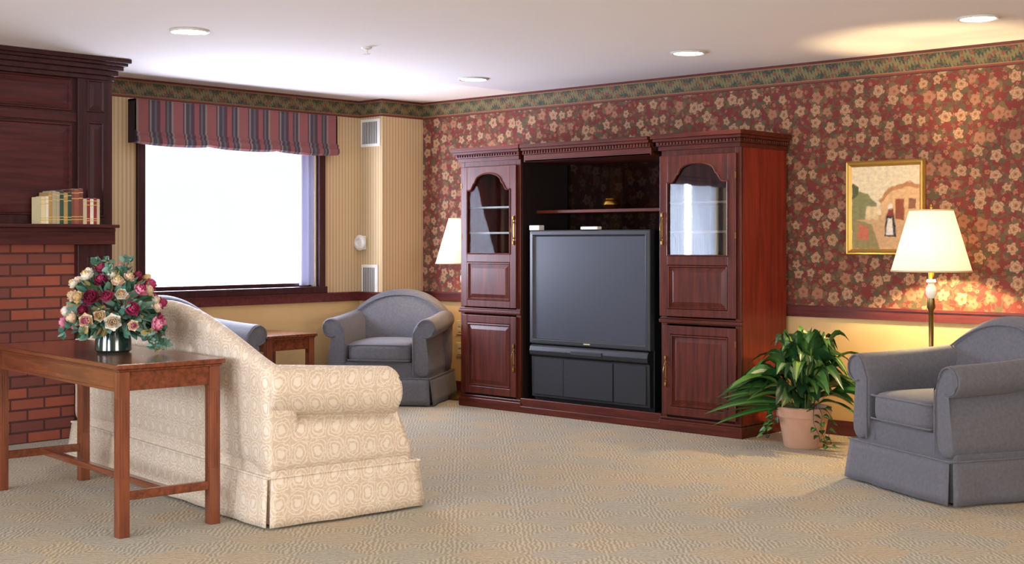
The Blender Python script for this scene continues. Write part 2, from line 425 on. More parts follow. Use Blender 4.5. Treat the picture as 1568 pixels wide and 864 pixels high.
for i, (axis, a, b) in enumerate([('y', 2.0, 4.2), ('y', 5.6, 7.8), ('x', -7.0, -4.4)]):
    r = root('window_%d' % (i+3)); mb = MB(); c = 0.07
    def bb(p0, p1, z0, z1):
        if axis == 'y': mb.box(p0, p1, -10.52, -10.46, z0, z1)
        else: mb.box(10.46, 10.52, p0, p1, z0, z1)
    bb(a-c, a, 0.83, 2.22); bb(b, b+c, 0.83, 2.22); bb(a, b, 2.15, 2.22); bb(a, b, 0.83, 0.9); bb((a+b)/2-0.03, (a+b)/2+0.03, 0.9, 2.15)
    mb.build('casing', W_dark, r, 0.004)

def valance(y0, y1, nm):
    r = root(nm, (-0.30, 0, 0))
    z0, z1 = 2.03, 2.365; d = 0.095
    prof = [(d-0.005, z1), (d, z1-0.02), (d, z0+0.10), (d+0.018, z0+0.085), (d+0.012, z0+0.062), (d+0.028, z0+0.05), (d+0.03, z0+0.02), (d+0.012, z0), (d-0.02, z0+0.004)]
    def fr(u, v):
        k = v*(len(prof)-1); i = min(int(k), len(prof)-2); f = k-i
        x = prof[i][0]*(1-f)+prof[i+1][0]*f; z = prof[i][1]*(1-f)+prof[i+1][1]*f
        low = max(0, (v-0.3))
        z += low*(-0.03*abs(sin(u*pi*3))**0.6+0.01)
        x += low*0.006*sin(u*70)
        return (x, y0+(y1-y0)*u, z)
    MB().grid(fr, 72, 24).box(0.0, d, y0, y0+0.012, z0+0.01, z1).box(0.0, d, y1-0.012, y1, z0+0.01, z1).box(0, d, y0, y1, z1-0.015, z1).build('cloth', M_val, r, smooth=True, angle=50)
valance(-2.73, -0.80, 'window_valance')
valance(-9.0, -7.1, 'window_valance')

# ------------------------------------------------------------------ column fittings
def vent(z0, z1, x0, x1, nm):
    r = root(nm, (0, -0.477, 0))
    MB().box(x0, x1, -0.012, 0, z0, z1).build('vent_frame', M_white, r, 0.003)
    mb = MB(); n = int((x1-x0-0.05)/0.022)
    for i in range(n):
        xx = x0+0.03+i*0.022
        mb.box(xx, xx+0.010, -0.016, -0.010, z0+0.025, z1-0.025)
    mb.build('slots', M_ventd, r)
vent(2.12, 2.36, -0.27, -0.02, 'air_vent')
vent(0.80, 1.10, -0.26, -0.05, 'air_vent')
r = root('fire_alarm_horn', (-0.25, -0.477, 1.29))
MB().box(-0.045, 0.045, -0.03, 0, -0.06, 0.06).build('base', M_white, r, 0.006)
mb = MB(); rings = [[(rr*cos(2*pi*j/24), yy, rr*sin(2*pi*j/24)) for j in range(24)] for rr, yy in [(0.068, -0.03), (0.068, -0.045), (0.05, -0.06), (0.034, -0.06), (0.028, -0.05), (0.0, -0.05)]]
mb.loft(rings).build('horn', M_white, r, smooth=True)
for zc in (0.56, 0.37):
    r = root('wall_outlet', (0.47, 0, zc))
    MB().box(-0.04, 0.04, -0.008, 0, -0.06, 0.06).build('plate', M_cream, r, 0.003)
    MB().box(-0.018, 0.018, -0.012, -0.004, 0.01, 0.04).box(-0.018, 0.018, -0.012, -0.004, -0.04, -0.01).build('sockets', M_cream, r, 0.003)

# ------------------------------------------------------------------ ceiling downlights
for (x, y) in [(1.93, -3.65), (1.55, -0.93), (3.53, -0.95), (5.46, -0.95), (4.4, -3.7), (7.4, -0.95), (6.9, -3.8)]:
    r = root('recessed_downlight', (x, y, H))
    MB().lathe([(0.088, -0.001), (0.112, -0.001), (0.116, -0.006), (0.106, -0.012), (0.094, -0.008), (0.088, -0.001)], caps=False, n=32).build('trim_ring', M_white, r, smooth=True)
    MB().lathe([(0.0, -0.008), (0.102, -0.008)], caps=False, n=32).build('lens', M_down, r)
    ld = bpy.data.lights.new('downlight_bulb', 'SPOT'); ld.energy = 22; ld.spot_size = radians(115); ld.spot_blend = 0.7; ld.color = (1.0, 0.82, 0.6); ld.shadow_soft_size = 0.07
    lo = bpy.data.objects.new('downlight_bulb', ld); scene.collection.objects.link(lo); lo.parent = r; lo.location = (0, 0, -0.03)
r = root('sprinkler_head', (2.17, -2.51, H))
MB().lathe([(0.035, 0), (0.03, -0.008), (0.01, -0.012), (0.008, -0.035), (0.022, -0.038), (0.022, -0.042), (0, -0.042)], caps=False, n=16).build('head', M_white, r, smooth=True)

# ------------------------------------------------------------------ entertainment centre
ec = root('entertainment_center', (0, 0, 0))
YF = -0.60; YB = -0.04
def raised(mb, x0, x1, z0, z1, y, t=0.012, fr=0.028):
    def ring(i, yy): return [(x0+i, yy, z0+i), (x1-i, yy, z0+i), (x1-i, yy, z1-i), (x0+i, yy, z1-i)]
    mb.loft([ring(0, y+0.001), ring(0.004, y-t*0.9), ring(0.012, y-t), ring(0.018, y-0.001), ring(0.022, y-0.001), ring(fr+0.02, y-t*0.75)], 0, True, True)
def arch_z(u, zs, zt):
    a = abs(u)
    if a > 0.86: return zs
    if a > 0.62: return zs+(zt-zs)*0.45*(0.5-0.5*cos(pi*(0.86-a)/0.24))
    return zs+(zt-zs)*(0.45+0.55*sqrt(max(0, 1-(a/0.62)**2)))
def tower(x0, x1, handle_side, nm, gmat, ajar):
    t = 0.025
    ml, mr = (W_lamplit, M_inner) if handle_side > 0 else (M_inner, W_lamplit)  # bay-facing sides near black: shade of the bay put into the colour
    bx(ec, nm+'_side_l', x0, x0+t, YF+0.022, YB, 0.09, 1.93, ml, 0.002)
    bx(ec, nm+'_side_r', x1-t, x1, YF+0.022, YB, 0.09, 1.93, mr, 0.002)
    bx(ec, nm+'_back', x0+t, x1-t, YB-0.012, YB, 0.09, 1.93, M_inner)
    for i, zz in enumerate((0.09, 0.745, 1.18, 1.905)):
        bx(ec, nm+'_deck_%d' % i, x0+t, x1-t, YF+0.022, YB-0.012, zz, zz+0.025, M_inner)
    for i, zz in enumerate((1.36, 1.56)):
        bx(ec, nm+'_shelf_%d' % i, x0+t, x1-t, YF+0.05, YB-0.012, zz, zz+0.014, M_shelf)
    mb = MB()
    mb.box(x0, x0+0.045, YF, YF+0.022, 0.09, 1.93).box(x1-0.045, x1, YF, YF+0.022, 0.09, 1.93)
    mb.box(x0+0.045, x1-0.045, YF, YF+0.022, 0.735, 0.775).box(x0+0.045, x1-0.045, YF, YF+0.022, 1.885, 1.93)
    mb.build(nm+'_face_frame', W_z, ec, 0.003)
    bx(ec, nm+'_waist_moulding', x0-0.012, x1+0.012, YF-0.018, YF+0.01, 0.742, 0.768, W_x, 0.006)
    bx(ec, nm+'_waist_moulding_2', x0-0.006, x1+0.006, YF-0.01, YF+0.01, 0.768, 0.78, W_x, 0.004)
    MB().box(x0-0.012, x1+0.012, YF-0.015, YB, 0, 0.075).box(x0-0.006, x1+0.006, YF-0.008, YB, 0.075, 0.095).build(nm+'_plinth', W_x, ec, 0.006)
    dx0, dx1 = x0+0.03, x1-0.03; y1 = YF; y0 = YF-0.022
    def doorframe(z0, z1, s=0.06):
        m = MB(); m.box(dx0, dx0+s, y0, y1, z0, z1).box(dx1-s, dx1, y0, y1, z0, z1).box(dx0+s, dx1-s, y0, y1, z0, z0+s).box(dx0+s, dx1-s, y0, y1, z1-s, z1)
        return m
    doorframe(0.11, 0.725).build(nm+'_lower_door', W_z, ec, 0.004)
    mb = MB(); mb.box(dx0+0.06, dx1-0.06, y0+0.012, y1, 0.17, 0.665); raised(mb, dx0+0.06, dx1-0.06, 0.17, 0.665, y0+0.012, 0.014, 0.03); mb.build(nm+'_lower_panel', W_z, ec)
    hinge = dx0 if handle_side > 0 else dx1
    ud = root(nm+'_upper_door', (hinge, YF, 0), radians(ajar), ec)
    kids = []
    s = 0.062; m = MB()
    z0, z1 = 0.79, 1.885
    m.box(dx0, dx0+s, y0, y1, z0, z1).box(dx1-s, dx1, y0, y1, z0, z1).box(dx0+s, dx1-s, y0, y1, z0, z0+0.05).box(dx0+s, dx1-s, y0, y1, 1.14, 1.205)
    N = 48; a, b = dx0+s, dx1-s
    rings = []
    for i in range(N+1):
        u = -1+2*i/N; x = a+(b-a)*i/N; za = arch_z(u, 1.70, 1.83)
        rings.append([(x, y0, za), (x, y1, za), (x, y1, z1), (x, y0, z1)])
    m.loft(rings)
    kids.append(m.build(nm+'_upper_frame', W_z, ud, 0.003))
    mb = MB(); mb.box(a, b, y0+0.012, y1, 0.84, 1.14); raised(mb, a, b, 0.84, 1.14, y0+0.012, 0.014, 0.03); kids.append(mb.build(nm+'_middle_panel', W_z, ud))
    pts = [(a+(b-a)*i/N, y0-0.002, arch_z(-1+2*i/N, 1.70, 1.83)) for i in range(N+1)]
    kids.append(MB().tube(pts, 0.007, 6).tube([(a, y0-0.002, 1.205), (a, y0-0.002, 1.70)], 0.006, 6).tube([(b, y0-0.002, 1.205), (b, y0-0.002, 1.70)], 0.006, 6).tube([(a, y0-0.002, 1.205), (b, y0-0.002, 1.205)], 0.006, 6).build(nm+'_glass_bead', W_x, ud, smooth=True))
    kids.append(bx(ud, nm+'_door_glass', a, b, y0+0.012, y0+0.015, 1.205, 1.84, gmat))
    hx = (dx1-0.022) if handle_side > 0 else (dx0+0.022)
    for (h0, h1, k) in ((1.27, 1.50, 'upper'), (0.30, 0.52, 'lower')):
        mb = MB()
        mb.box(hx-0.006, hx+0.006, y0-0.003, y0, h0, h1)
        mb.lathe([(0, -0.018), (0.008, -0.012), (0.009, 0), (0.008, 0.012), (0, 0.018)], (hx, y0-0.006, h1-0.02), 10); mb.lathe([(0, -0.018), (0.008, -0.012), (0.009, 0), (0.008, 0.012), (0, 0.018)], (hx, y0-0.006, h0+0.02), 10)
        pts = [(hx, y0-0.004-0.024*sin(pi*i/10), h0+0.05+(h1-h0-0.1)*i/10) for i in range(11)]
        ob = mb.tube(pts, 0.0035, 8).build(nm+'_handle_'+k, M_handle, ud if k == 'upper' else ec, smooth=True)
        if k == 'upper': kids.append(ob)
    for o in kids: o.location = (-hinge, -YF, 0)
    hx2 = hinge
    mb = MB()
    for zz in (1.32, 1.72, 0.2, 0.6): mb.box(hx2-0.003, hx2+0.003, y0-0.004, y0+0.01, zz, zz+0.04)
    mb.build(nm+'_hinges', M_handle, ec)
    mb = MB()
    L = [(0.008, 1.925, 1.955), (0.022, 1.955, 1.985), (0.04, 1.985, 2.005), (0.055, 2.005, 2.035)]
    for o, za, zb in L: mb.box(x0-o*0.8, x1+o*0.8, YF-0.02-o, YB, za, zb)
    n = int((x1-x0)/0.026)
    for i in range(n):
        xx = x0+i*(x1-x0)/n; mb.box(xx, xx+0.014, YF-0.052, YF-0.03, 1.962, 1.98)
    for i in range(20):
        yy = YF+i*0.028; mb.box(x1+0.01, x1+0.026, yy, yy+0.014, 1.962, 1.98)
    mb.build(nm+'_cornice', W_x, ec, 0.003)
tower(1.084, 1.731, 1, 'tower_a', M_glassA, 0)
tower(3.058, 3.707, -1, 'tower_b', M_glassB, 4.6)
mb = MB()
mb.box(1.80, 2.985, YF-0.03, YB, 1.90, 1.915)
for o, za, zb in [(0.0, 1.90, 1.955), (0.015, 1.955, 1.985), (0.035, 1.985, 2.005), (0.05, 2.005, 2.03)]:
    mb.box(1.79, 2.99, YF-0.03-o, YF, za, zb)
mb.box(1.80, 2.985, YF, YB, 2.01, 2.03)
for i in range(44):
    xx = 1.80+i*0.027; mb.box(xx, xx+0.014, YF-0.056, YF-0.04, 1.960, 1.982)
mb.build('bridge_canopy', W_x, ec, 0.003)
bx(ec, 'bridge_shelf', 1.731, 3.058, -0.42, -0.06, 1.515, 1.54, W_x, 0.004)
bx(ec, 'bridge_shade_sheet', 1.731, 3.058, -0.055, -0.05, 1.30, 1.90, M_bayshade)  # added dark sheet, imitates shade over the wallpaper behind the bridge
MB().box(1.731, 3.058, YF-0.005, YF+0.02, 0.0, 0.11).box(1.731, 3.058, YF-0.015, YF+0.02, 0.0, 0.05).box(1.731, 3.058, YF+0.02, YB, 0.07, 0.10).build('center_plinth', W_x, ec, 0.005)

# TV
tv = root('projection_television', (0, 0, 0))
tx0, tx1 = 1.81, 2.945; ty = -0.59
mb = MB(); z0, z1 = 0.53, 1.385
def rr(i, y, zz0=z0, zz1=z1): return [(tx0+i, y, zz0+i), (tx1-i, y, zz0+i), (tx1-i, y, zz1-i), (tx0+i, y, zz1-i)]
mb.loft([rr(0, ty+0.06), rr(0, ty+0.01), rr(0.008, ty), rr(0.035, ty-0.002), rr(0.045, ty+0.014), rr(0.05, ty+0.016)], 0, True, False)
mb.build('screen_bezel', M_tv, tv, 0.002)
def scr(u, v): return (tx0+0.048+(tx1-tx0-0.096)*u, ty+0.014-0.004*(1-(2*u-1)**2)*(1-(2*v-1)**2), z0+0.048+(z1-z0-0.096)*v)
MB().grid(scr, 16, 12).build('screen', M_screen, tv, smooth=True, angle=180)
rings = [[(tx0+o, y, 0.10), (tx1-o, y, 0.10), (tx1-o, y, zt), (tx0+o, y, zt)] for (o, y, zt) in [(0.0, ty+0.06, 1.38), (0.02, -0.35, 1.36), (0.2, -0.09, 1.2)]]
MB().loft(rings).build('cabinet_shell', M_black, tv, 0.004)
pr = [(ty+0.06, 0.525), (ty+0.01, 0.525), (ty-0.005, 0.51), (ty-0.012, 0.48), (ty-0.008, 0.45), (ty+0.015, 0.435), (ty+0.02, 0.13), (ty+0.06, 0.13)]
MB().loft([[(x, y, z) for y, z in pr] for x in (tx0+0.01, tx1-0.01)]).build('control_housing', M_black, tv, 0.004)
mb = MB().box(tx0+0.04, tx0+0.33, ty+0.012, ty+0.021, 0.15, 0.425).box(tx0+0.335, tx1-0.335, ty+0.008, ty+0.021, 0.15, 0.425).box(tx1-0.33, tx1-0.04, ty+0.012, ty+0.021, 0.15, 0.425)
mb.build('speaker_grilles', M_grill, tv, 0.003)
mb = MB().box(tx0+0.2, tx0+0.38, ty-0.014, ty-0.008, 0.475, 0.485).box(tx0+0.42, tx1-0.42, ty-0.016, ty-0.008, 0.468, 0.495).box(tx1-0.38, tx1-0.2, ty-0.014, ty-0.008, 0.475, 0.485)
mb.build('control_strip', M_tv, tv, 0.002)
MB().box((tx0+tx1)/2-0.03, (tx0+tx1)/2+0.03, ty-0.0035, ty, 0.547, 0.555).build('badge', M_cream, tv)
r = root('remote_control', (2.40, -0.57, 1.387)); MB().box(-0.08, 0.08, -0.025, 0.025, 0, 0.022).build('body', M_white, r, 0.004)
r = root('cable_receiver', (1.86, -0.56, 1.387)); MB().box(-0.05, 0.05, -0.03, 0.03, -0.002, 0.035).build('body', M_white, r, 0.003)
r = root('brass_bowl', (2.36, -0.28, 1.54))
MB().lathe([(0.03, 0), (0.05, 0.01), (0.068, 0.035), (0.065, 0.06), (0.05, 0.075), (0.055, 0.082), (0.045, 0.08), (0.055, 0.055), (0.05, 0.02), (0, 0.012)], caps=False).build('bowl', M_brass, r, smooth=True)

# ------------------------------------------------------------------ floor lamps
def lamp(x, y, power):
    r = root('floor_lamp', (x, y, 0))
    MB().lathe([(0, 0), (0.14, 0), (0.145, 0.012), (0.13, 0.028), (0.06, 0.045), (0.025, 0.07), (0.016, 0.11), (0.013, 0.14)], n=32).build('base', M_brassd, r, smooth=True)
    MB().lathe([(0.013, 0.13), (0.013, 0.55), (0.022, 0.56), (0.022, 0.575), (0.014, 0.59), (0.016, 0.88), (0.026, 0.90), (0.02, 0.955)], n=20).build('pole', M_brassd, r, smooth=True)
    MB().lathe([(0.02, 0.955), (0.034, 0.985), (0.03, 1.02), (0.018, 1.04), (0.03, 1.055), (0.026, 1.07)], n=24).build('ceramic_font', M_white, r, smooth=True)
    MB().lathe([(0.018, 1.07), (0.018, 1.12), (0.012, 1.13), (0.012, 1.15)], n=16).build('socket', M_brass, r, smooth=True)
    MB().lathe([(0.008, 1.15), (0.022, 1.175), (0.024, 1.19), (0.012, 1.21), (0, 1.212)], n=16).build('bulb', emis('bulb_glow', (1, 0.85, 0.6, 1), 4), r, smooth=True)
    MB().lathe([(0.237, 1.118), (0.128, 1.49)], n=48, caps=False).build('shade', M_shade, r, smooth=True, solid=0.002)
    MB().lathe([(0.2365, 1.116), (0.239, 1.120), (0.2365, 1.126)], n=48, caps=False).lathe([(0.128, 1.484), (0.131, 1.488), (0.128, 1.493)], n=48, caps=False).build('shade_trim', M_cream, r, smooth=True, solid=0.003)
    mb = MB()
    for k in range(3):
        a = k*2*pi/3; mb.tube([(0, 0, 1.475), (0.13*cos(a), 0.13*sin(a), 1.475)], 0.003, 6)
    mb.tube([(0.02, 0, 1.13), (0.06, 0, 1.20), (0.055, 0, 1.4), (0, 0, 1.475), (0, 0, 1.5)], 0.003, 6).lathe([(0, 1.5), (0.01, 1.505), (0.008, 1.52), (0, 1.53)], n=10)
    mb.build('harp', M_brass, r, smooth=True)
    ld = bpy.data.lights.new('lamp_bulb', 'POINT'); ld.energy = power; ld.color = (1.0, 0.72, 0.36); ld.shadow_soft_size = 0.035
    lo = bpy.data.objects.new('lamp_bulb', ld); scene.collection.objects.link(lo); lo.parent = r; lo.location = (0, 0, 1.255)
lamp(4.91, -0.36, 85)
lamp(0.80, -0.28, 18)

# ------------------------------------------------------------------ framed picture
pf = root('framed_picture', (4.428, 0, 1.522))
w2, h2 = 0.278, 0.31
def fr_ring(i, y): return [(-w2+i, y, -h2+i), (w2-i, y, -h2+i), (w2-i, y, h2-i), (-w2+i, y, h2-i)]
MB().loft([fr_ring(0, -0.002), fr_ring(0, -0.02), fr_ring(0.006, -0.03), fr_ring(0.014, -0.026), fr_ring(0.022, -0.03), fr_ring(0.036, -0.016), fr_ring(0.04, -0.012)], 0, True, False).build('frame', M_gold, pf, smooth=True, angle=30)
def pin(pts, x, y):
    ins = False; n = len(pts); j = n-1
    for i in range(n):
        xi, yi = pts[i]; xj, yj = pts[j]
        if (yi > y) != (yj > y) and x < (xj-xi)*(y-yi)/(yj-yi)+xi: ins = not ins
        j = i
    return ins
PP = [([(-1, -1), (1, -1), (1, -.2), (.2, -.15), (-1, -.3)], (214, 174, 128)),
 ([(-1, -1), (-.15, -1), (-.4, -.4), (-1, -.25)], (154, 140, 92)), ([(.4, -1), (1, -1), (1, -.5), (.6, -.5)], (176, 128, 92)),
 ([(-.1, -.25), (1, -.3), (1, .5), (.75, .6), (.15, .5), (-.15, .15)], (230, 186, 132)), ([(-.2, .14), (.1, .48), (.75, .62), (1, .52), (1, .44), (.72, .5), (.15, .38), (-.12, .1)], (196, 136, 88)),
 ([(-1, -.3), (-.2, -.25), (-.25, .1), (-.5, .32), (-.75, .40), (-1, .25)], (140, 138, 92)), ([(-1, .2), (-.8, .3), (-.78, .5), (-.95, .6), (-1, .55)], (96, 96, 60)), ([(-.6, -.28), (-.2, -.28), (-.22, .02), (-.55, .05)], (232, 206, 156)),
 ([(.3, -.28), (.55, -.3), (.55, .2), (.3, .2)], (156, 84, 54)), ([(.68, -.05), (.88, -.05), (.88, .2), (.68, .2)], (150, 100, 72)),
 ([(-.02, -.70), (.32, -.70), (.27, -.2), (.2, -.02), (.1, -.02), (.03, -.2)], (66, 54, 54)), ([(.02, -.66), (.24, -.66), (.21, -.25), (.08, -.25)], (242, 234, 216)),
 ([(.05, -.2), (.25, -.2), (.22, -.04), (.09, -.04)], (150, 66, 52)), ([(.1, -.03), (.2, -.03), (.21, .06), (.15, .1), (.09, .06)], (244, 232, 210)), ([(-.85, -.75), (-.5, -.8), (-.5, -.45), (-.8, -.4)], (200, 116, 84))]
NU, NV = 120, 136
me = bpy.data.meshes.new('painting'); vs = []; fs = []; cc = []
for i in range(NU+1):
    for j in range(NV+1):
        x = -1+2*i/NU; y = -1+2*j/NV
        vs.append((x*0.24, -0.013, y*0.272))
        acc = [0, 0, 0]
        for sgn in (0, 1, 2):
            q = mnoise.noise_vector(Vector((x*7+sgn*3.1, y*7, 1.3+sgn))); xx, yy = x+q.x*0.045, y+q.y*0.045
            c = (238, 220, 180)
            for pts, pc in PP:
                if pin(pts, xx, yy): c = pc
            for k in range(3): acc[k] += C(*c)[k]/3
        k = 1+0.18*mnoise.noise(Vector((x*9, y*14, 5)))+0.12*mnoise.noise(Vector((x*30, y*30, 9)))
        cc.append(tuple(min(1, max(0, v*k)) for v in acc)+(1,))
for i in range(NU):
    for j in range(NV):
        a = i*(NV+1)+j; fs.append((a, a+NV+1, a+NV+2, a+1))
me.from_pydata(vs, [], fs); at = me.color_attributes.new('paint', 'FLOAT_COLOR', 'POINT')
for i, c in enumerate(cc): at.data[i].color = c
t = NT('oil_paint'); an = t.n('ShaderNodeAttribute', attribute_name='paint'); x, y, z, v = t.pos()
t.bump(t.noise(v, 120, 3), 0.2, 0.002); me.materials.append(t.fin(an.outputs['Color'], 0.5, 0.3))
ob = bpy.data.objects.new('painting', me); scene.collection.objects.link(ob); ob.parent = pf

# ------------------------------------------------------------------ fireplace
fp = root('fireplace', (-0.30, -3.32, 0), pi/2)   # local -Y -> world +X ; local x -> world y
W = 2.1
F = -0.80
bx(fp, 'brick_face', -W+0.24, -0.24, F+0.05, 0, 0.0, 1.28, M_brick)
MB().box(-W+0.65, -1.0, F+0.045, F+0.055, 0.12, 0.72).build('firebox_opening', M_dark, fp)
MB().box(-W+0.62, -W+0.66, F+0.03, F+0.06, 0.1, 0.75).box(-1.01, -0.97, F+0.03, F+0.06, 0.1, 0.75).box(-W+0.62, -0.97, F+0.03, F+0.06, 0.72, 0.76).build('firebox_surround', M_brass, fp, 0.003)
def pil(x0, x1, nm):
    bx(fp, nm+'_lower', x0, x1, F, -0.0, 0.0, 1.28, W_dark, 0.004)
    m = MB(); raised(m, x0+0.06, x1-0.06, 0.16, 1.2, F, 0.010, 0.03); m.build(nm+'_lower_panel', W_dark, fp)
    bx(fp, nm+'_plinth', x0-0.01, x1+0.01, F-0.015, 0, 0, 0.12, W_dark, 0.005)
    bx(fp, nm+'_upper', x0, x1, F, 0, 1.41, 2.42, W_dark, 0.004)
    m = MB(); raised(m, x0+0.06, x1-0.06, 1.46, 2.10, F, 0.010, 0.03); raised(m, x0+0.06, x1-0.06, 2.16, 2.38, F, 0.010, 0.03); m.build(nm+'_upper_panel', W_dark, fp)
pil(-0.25, 0.0, 'pilaster_r'); pil(-W, -W+0.25, 'pilaster_l')
bx(fp, 'overmantel', -W+0.25, -0.25, F+0.03, 0, 1.41, 2.42, W_dark)
m = MB()
for a, b in ((-1.85+0.03, -1.08), (-1.02, -0.28)):
    raised(m, a, b, 1.47, 2.08, F+0.03, 0.016, 0.05); raised(m, a, b, 2.16, 2.38, F+0.03, 0.014, 0.035)
m.build('overmantel_panels', W_darkx, fp)
bx(fp, 'overmantel_rail', -W+0.25, -0.25, F+0.018, F+0.04, 2.09, 2.15, W_darkx, 0.003)
m = MB().box(-W-0.0, -0.005, F-0.05, 0, 1.28, 1.385); m.box(-W-0.03, -0.03, F-0.15, 0, 1.39, 1.412).box(-W-0.01, -0.02, F-0.08, 0, 1.365, 1.39)
m.build('mantel', W_darkx, fp, 0.005)
m = MB()
for o, za, zb in [(0.012, 2.38, 2.41), (0.035, 2.41, 2.445), (0.065, 2.445, 2.475), (0.09, 2.475, 2.495), (0.11, 2.495, H-0.002)]:
    m.box(-W-o, o*0.75, F-o, 0, za, zb)
m.build('crown', W_dark, fp, 0.004)
bk = root('books', (0.575, -3.59, 1.413), pi/2)
specs = [(0.028, .17, 0), (0.020, .175, 9), (0.022, .20, 1), (0.026, .21, 2), (0.024, .205, 2), (0.026, .215, 3), (0.028, .20, 1), (0.024, .205, 3), (0.018, .225, 4), (0.032, .225, 5), (0.028, .23, 4), (0.026, .165, 6), (0.022, .17, 7), (0.024, .165, 9), (0.022, .17, 7), (0.02, .165, 6)]
bcol = [C(224, 206, 160), C(176, 140, 84), C(172, 160, 130), C(44, 74, 62), C(120, 66, 52), C(146, 78, 62), C(200, 182, 154), C(140, 50, 46), C(214, 184, 112), C(228, 220, 200)]
xx = -0.31; m = MB()
for wd, ht, ci in specs:
    m.box(xx, xx+wd, -0.07, 0.06, 0, ht, ci)
    m.box(xx+0.003, xx+wd-0.003, -0.066, 0.064, 0.003, ht+0.001, 9)
    for zz in (0.12, 0.2, 0.72, 0.88):
        m.box(xx-0.0003, xx+wd+0.0003, -0.0715, -0.05, ht*zz, ht*zz+0.005, 8)
    xx += wd+0.001
m.build('volumes', [plain('book_%d' % i, c, 0.5) for i, c in enumerate(bcol)], bk, 0.0012)

# ------------------------------------------------------------------ upholstery
def scale_ring(ring, k, dy):
    cx = sum(p[0] for p in ring)/len(ring); cz = sum(p[2] for p in ring)/len(ring)
    return [(cx+(p[0]-cx)*k, p[1]+dy, cz+(p[2]-cz)*k) for p in ring]
def upholstered(name, loc, rot, mat, W, D, arm_w, arm_z, roll, seat_z, back_z, back_end, ncush, sk=0.23, barrel=0.0, back_th=0.17, back_w=None, power=2.0, arm_rise=0.02, arm_front_drop=0.0, arm_set=0.0, over=0.45, cush_drop=0.0, waist=0.0, arm_end=0.06, tight=False):
    r = root(name, loc, rot)
    yb, yf = D/2, -D/2; hw = W/2
    bx(r, 'seat_frame', -hw+0.01, hw-0.01, yf+0.03, yb-0.02, 0.06, 0.34, mat, 0.015)
    m = MB()
    def panel(p0, p1, nrm):
        L = sqrt((p1[0]-p0[0])**2+(p1[1]-p0[1])**2); dx, dy = (p1[0]-p0[0])/L, (p1[1]-p0[1])/L
        def fn(u, v):
            fl = 0.028*(1-v); g = 0.004+0.004*(1-v)
            d = g+(L-2*g)*u; d += (2*u-1)*fl*0.8
            w = (0.004*sin(u*L*9+p0[0]*7)+0.0025*sin(u*L*23))*(1-v)*1.5
            return (p0[0]+dx*d+nrm[0]*(0.008+fl+w), p0[1]+dy*d+nrm[1]*(0.008+fl+w), 0.012+(sk-0.012)*v)
        m.grid(fn, max(12, int(L*30)), 5)
    panel((-hw, yf), (hw, yf), (0, -1)); panel((hw, yf), (hw, yb), (1, 0)); panel((hw, yb), (-hw, yb), (0, 1)); panel((-hw, yb), (-hw, yf), (-1, 0))
    m.build('skirt', mat, r, smooth=True, solid=0.006, angle=60)
    bx(r, 'skirt_lining', -hw+0.004, hw-0.004, yf+0.004, yb-0.004, 0.02, sk, mat)
    mb = MB()
    c = [(-hw-0.01, yf-0.01, sk), (hw+0.01, yf-0.01, sk), (hw+0.01, yb+0.01, sk), (-hw-0.01, yb+0.01, sk), (-hw-0.01, yf-0.01, sk)]
    for i in range(4): mb.tube([c[i], c[i+1]], 0.005, 6)
    mb.build('skirt_welt', mat, r, smooth=True)
    for sg, nm in ((-1, 'arm_l'), (1, 'arm_r')):
        xi, xo = hw-arm_w, hw
        cx, cz = xo-roll*over, arm_z-roll
        def fwd(z, f):
            zt = cz-roll*0.9
            g = min(1, max(0, (zt-z)/(zt-sk)))
            return -arm_set*(1-f)**2*g**1.6
        def sec(y, dz, flare, f=0.0):
            pts = [(xi, y, sk), (xi, y, 0.42), (xi+0.004, y, cz+dz*0.6-0.01)]
            for k in range(0, 15):
                th = radians(155-k*(155+100)/14)
                pts.append((cx+flare+roll*cos(th), y, cz+dz+roll*sin(th)))
            zb_ = cz-roll-0.09
            pts += [(xo-0.015-waist*(1-f)+flare*0.3, y, cz+dz-roll-0.02), (xo-0.006-waist*0.7*(1-f), y, zb_), (xo-0.003, y, sk+(zb_-sk)*0.66), (xo-0.002, y, sk+(zb_-sk)*0.33), (xo, y, sk)]
            return [(sg*p[0], p[1]+fwd(p[2], f), p[2]) for p in pts]
        rings = []; NS = 9
        y_a = yf+0.02+arm_set
        ys = [y_a+(yb-arm_end+0.0-y_a)*k/NS for k in range(NS+1)]
        s0 = sec(y_a, -arm_front_drop, 0.01)
        rings.append(scale_ring(s0, 0.86, -0.012)); rings.append(scale_ring(s0, 0.95, -0.010)); rings.append(scale_ring(s0, 0.99, -0.004))
        for k, y in enumerate(ys):
            f = k/NS
            rings.append(sec(y, -arm_front_drop*(1-f)+arm_rise*f*f, 0.01*(1-f), f))
        if arm_end < 0.03:
            rings.append(scale_ring(rings[-1], 0.97, 0.006)); 
        MB().loft(rings).build(nm, mat, r, smooth=True, sub=1, angle=180)
        mb = MB(); yy = yf+0.004+arm_set
        pts = [(sg*(cx+0.01+(roll*0.86)*cos(radians(a))), yy, cz-arm_front_drop+(roll*0.86)*sin(radians(a))) for a in range(-110, 166, 15)]
        pts += [(sg*(xi+0.012), yy, cz-0.05-arm_front_drop), (sg*(xi+0.012), yy+fwd(0.42, 0), 0.42), (sg*(xi+0.012), yy+fwd(sk, 0), sk+0.02)]
        mb.tube(pts, 0.0045, 6)
        mb.build(nm+'_piping', mat, r, smooth=True)
    bw = back_w or hw-0.03
    def zback(s):
        if power == 2.0: return back_end+(back_z-back_end)*(1-abs(s)**2.4)
        return back_end+(back_z-back_end)*(max(0, cos(s*pi/2))**power)
    N = 24; rings = []
